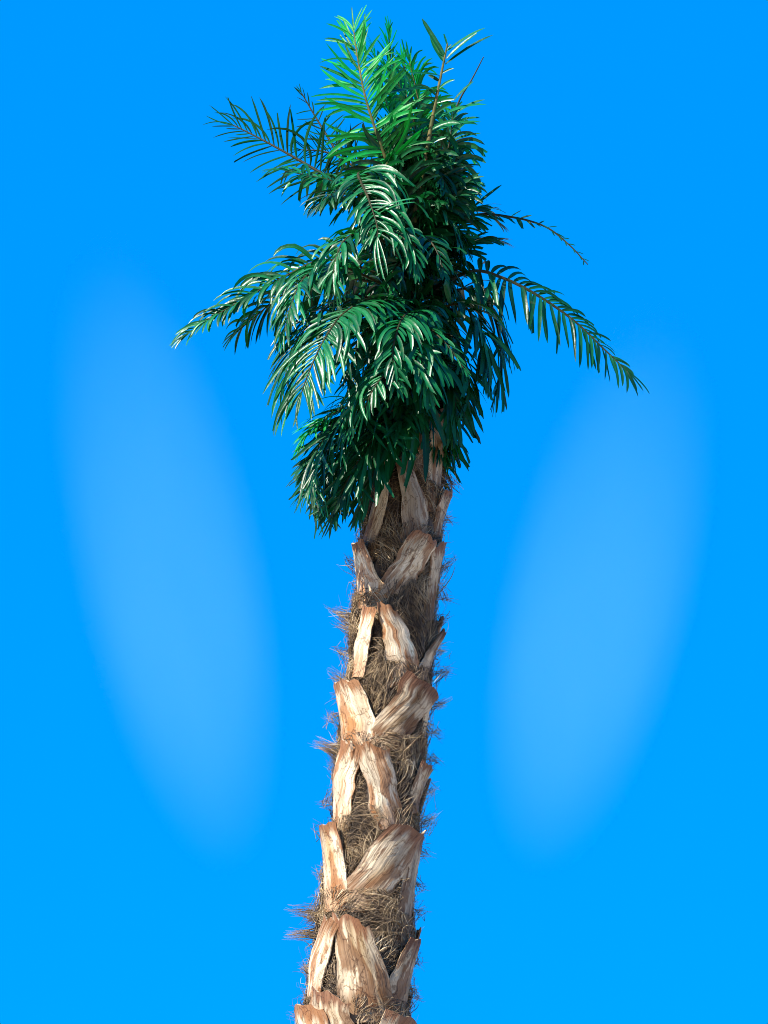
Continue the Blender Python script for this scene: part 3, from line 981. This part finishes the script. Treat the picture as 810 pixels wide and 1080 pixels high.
frond([(445, 370, -.2), (450, 385, -.36), (446, 415, -.4), (440, 435, -.38)], [(0, -.4, 1), (.1, -.9, .4), (0, -1, 0)], L=.27, a=(32, 12), droop=5, n=9, mat=LEAF_OLD, wid=.028)
frond([(440, 375, -.2), (432, 392, -.36), (424, 420, -.4), (418, 440, -.38)], [(0, -.4, 1), (-.1, -.9, .4), (0, -1, 0)], L=.25, a=(32, 12), droop=4, n=9, mat=LEAF_OLD, wid=.026)
frond([(446, 385, -.2), (444, 402, -.34), (440, 420, -.38), (436, 436, -.38)], [(0, -.4, 1), (-.1, -.9, .4), (0, -1, 0)], L=.2, a=(35, 12), droop=4, n=8, mat=LEAF_OLD, wid=.028,
      extra=[((430, 425, -.37), (396, 530, -.33), .06, (-.3, -.9, .2), .030), ((432, 428, -.38), (408, 508, -.36), .05, (-.2, -.9, .2), .030), ((436, 430, -.38), (423, 500, -.37), .04, (0, -.9, .2), .030),
             ((440, 430, -.38), (438, 514, -.36), .03, (0, -.9, .2), .028), ((446, 422, -.37), (454, 508, -.34), .04, (.2, -.9, .2), .030), ((450, 415, -.35), (470, 470, -.3), .05, (.3, -.9, .2), .028)])
# --- lower left bundle
frond([(432, 415, -.2), (395, 428, -.32), (356, 448, -.36), (332, 480, -.34), (326, 512, -.3), (333, 535, -.27)], [(-.2, -.6, .8), (-.4, -.7, .7), (-.7, -.7, .3), (-.6, -.9, -.2)], L=.2, a=(62, 35), droop=3.5, n=30, mat=LEAF_OLD, wid=.018,
      prof=(1, 1.15, 1.05, .75, .45), sides=(1.25, .6), torn=.4)
frond([(432, 425, -.25), (405, 450, -.4), (382, 480, -.42), (362, 515, -.38), (352, 540, -.34)], [(-.2, -.8, .6), (-.3, -1, .3)], L=.17, a=(45, 22), droop=2.5, n=24, mat=LEAF_OLD, wid=.018, prof=(1, 1.2, 1.1, .8, .5))
frond([(435, 425, -.25), (418, 450, -.4), (400, 485, -.42), (386, 520, -.38), (378, 540, -.36)], [(-.2, -.8, .6), (-.3, -1, .3)], L=.16, a=(28, 14), droop=2, n=14, mat=LEAF_OLD, wid=.024, prof=(1, 1.2, 1, .8, .4))
frond([(425, 410, -.2), (385, 420, -.3), (352, 436, -.34), (326, 455, -.34), (318, 470, -.33)], [(-.3, -.5, .8), (-.5, -.6, .6)], L=.15, a=(60, 25), droop=5, n=20, mat=LEAF_YOUNG, wid=.017, torn=.3)
frond([(432, 420, -.1), (392, 440, -.16), (360, 462, -.15), (335, 495, -.12), (322, 520, -.1)], [(-.3, -.4, .9), (-.7, -.6, .3)], L=.18, a=(60, 30), droop=4, n=24, mat=LEAF_OLD, wid=.018)
frond([(430, 418, -.15), (398, 436, -.26), (368, 462, -.3), (348, 500, -.28), (344, 530, -.25)], [(-.2, -.7, .7), (-.4, -.9, .3)], L=.17, a=(52, 28), droop=3.5, n=22, mat=LEAF_OLD, wid=.021, prof=(1, 1.15, 1.05, .8, .5))
frond([(430, 430, -.1), (400, 455, -.2), (376, 490, -.22), (364, 525, -.2)], [(-.2, -.7, .7), (-.4, -.9, .3)], L=.16, a=(45, 22), droop=3, n=20, mat=LEAF_OLD, wid=.021, prof=(1, 1.15, 1.05, .8, .5))
# --- shaded heart of the crown
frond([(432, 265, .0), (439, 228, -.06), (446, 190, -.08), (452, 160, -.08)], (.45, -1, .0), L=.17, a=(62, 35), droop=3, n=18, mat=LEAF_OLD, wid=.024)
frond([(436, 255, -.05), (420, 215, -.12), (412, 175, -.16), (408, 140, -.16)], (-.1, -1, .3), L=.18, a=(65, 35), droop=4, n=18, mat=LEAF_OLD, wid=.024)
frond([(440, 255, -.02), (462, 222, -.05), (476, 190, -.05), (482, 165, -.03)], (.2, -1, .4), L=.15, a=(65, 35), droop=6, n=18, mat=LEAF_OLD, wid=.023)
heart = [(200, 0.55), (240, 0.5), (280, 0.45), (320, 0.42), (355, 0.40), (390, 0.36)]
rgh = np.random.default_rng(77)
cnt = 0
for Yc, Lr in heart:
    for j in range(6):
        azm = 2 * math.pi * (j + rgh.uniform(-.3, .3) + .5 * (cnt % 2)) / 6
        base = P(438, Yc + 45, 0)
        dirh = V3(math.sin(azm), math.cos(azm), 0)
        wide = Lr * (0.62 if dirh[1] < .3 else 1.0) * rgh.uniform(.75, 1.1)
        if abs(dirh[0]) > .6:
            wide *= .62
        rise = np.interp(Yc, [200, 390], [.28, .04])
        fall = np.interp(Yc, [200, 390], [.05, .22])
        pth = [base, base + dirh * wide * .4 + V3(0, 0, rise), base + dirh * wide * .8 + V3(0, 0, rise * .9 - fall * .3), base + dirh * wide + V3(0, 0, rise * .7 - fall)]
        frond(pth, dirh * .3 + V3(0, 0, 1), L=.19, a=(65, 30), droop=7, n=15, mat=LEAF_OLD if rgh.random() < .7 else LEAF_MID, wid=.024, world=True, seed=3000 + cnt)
        cnt += 1
print('boots', N_BOOTS, 'fronds', FRONDS)
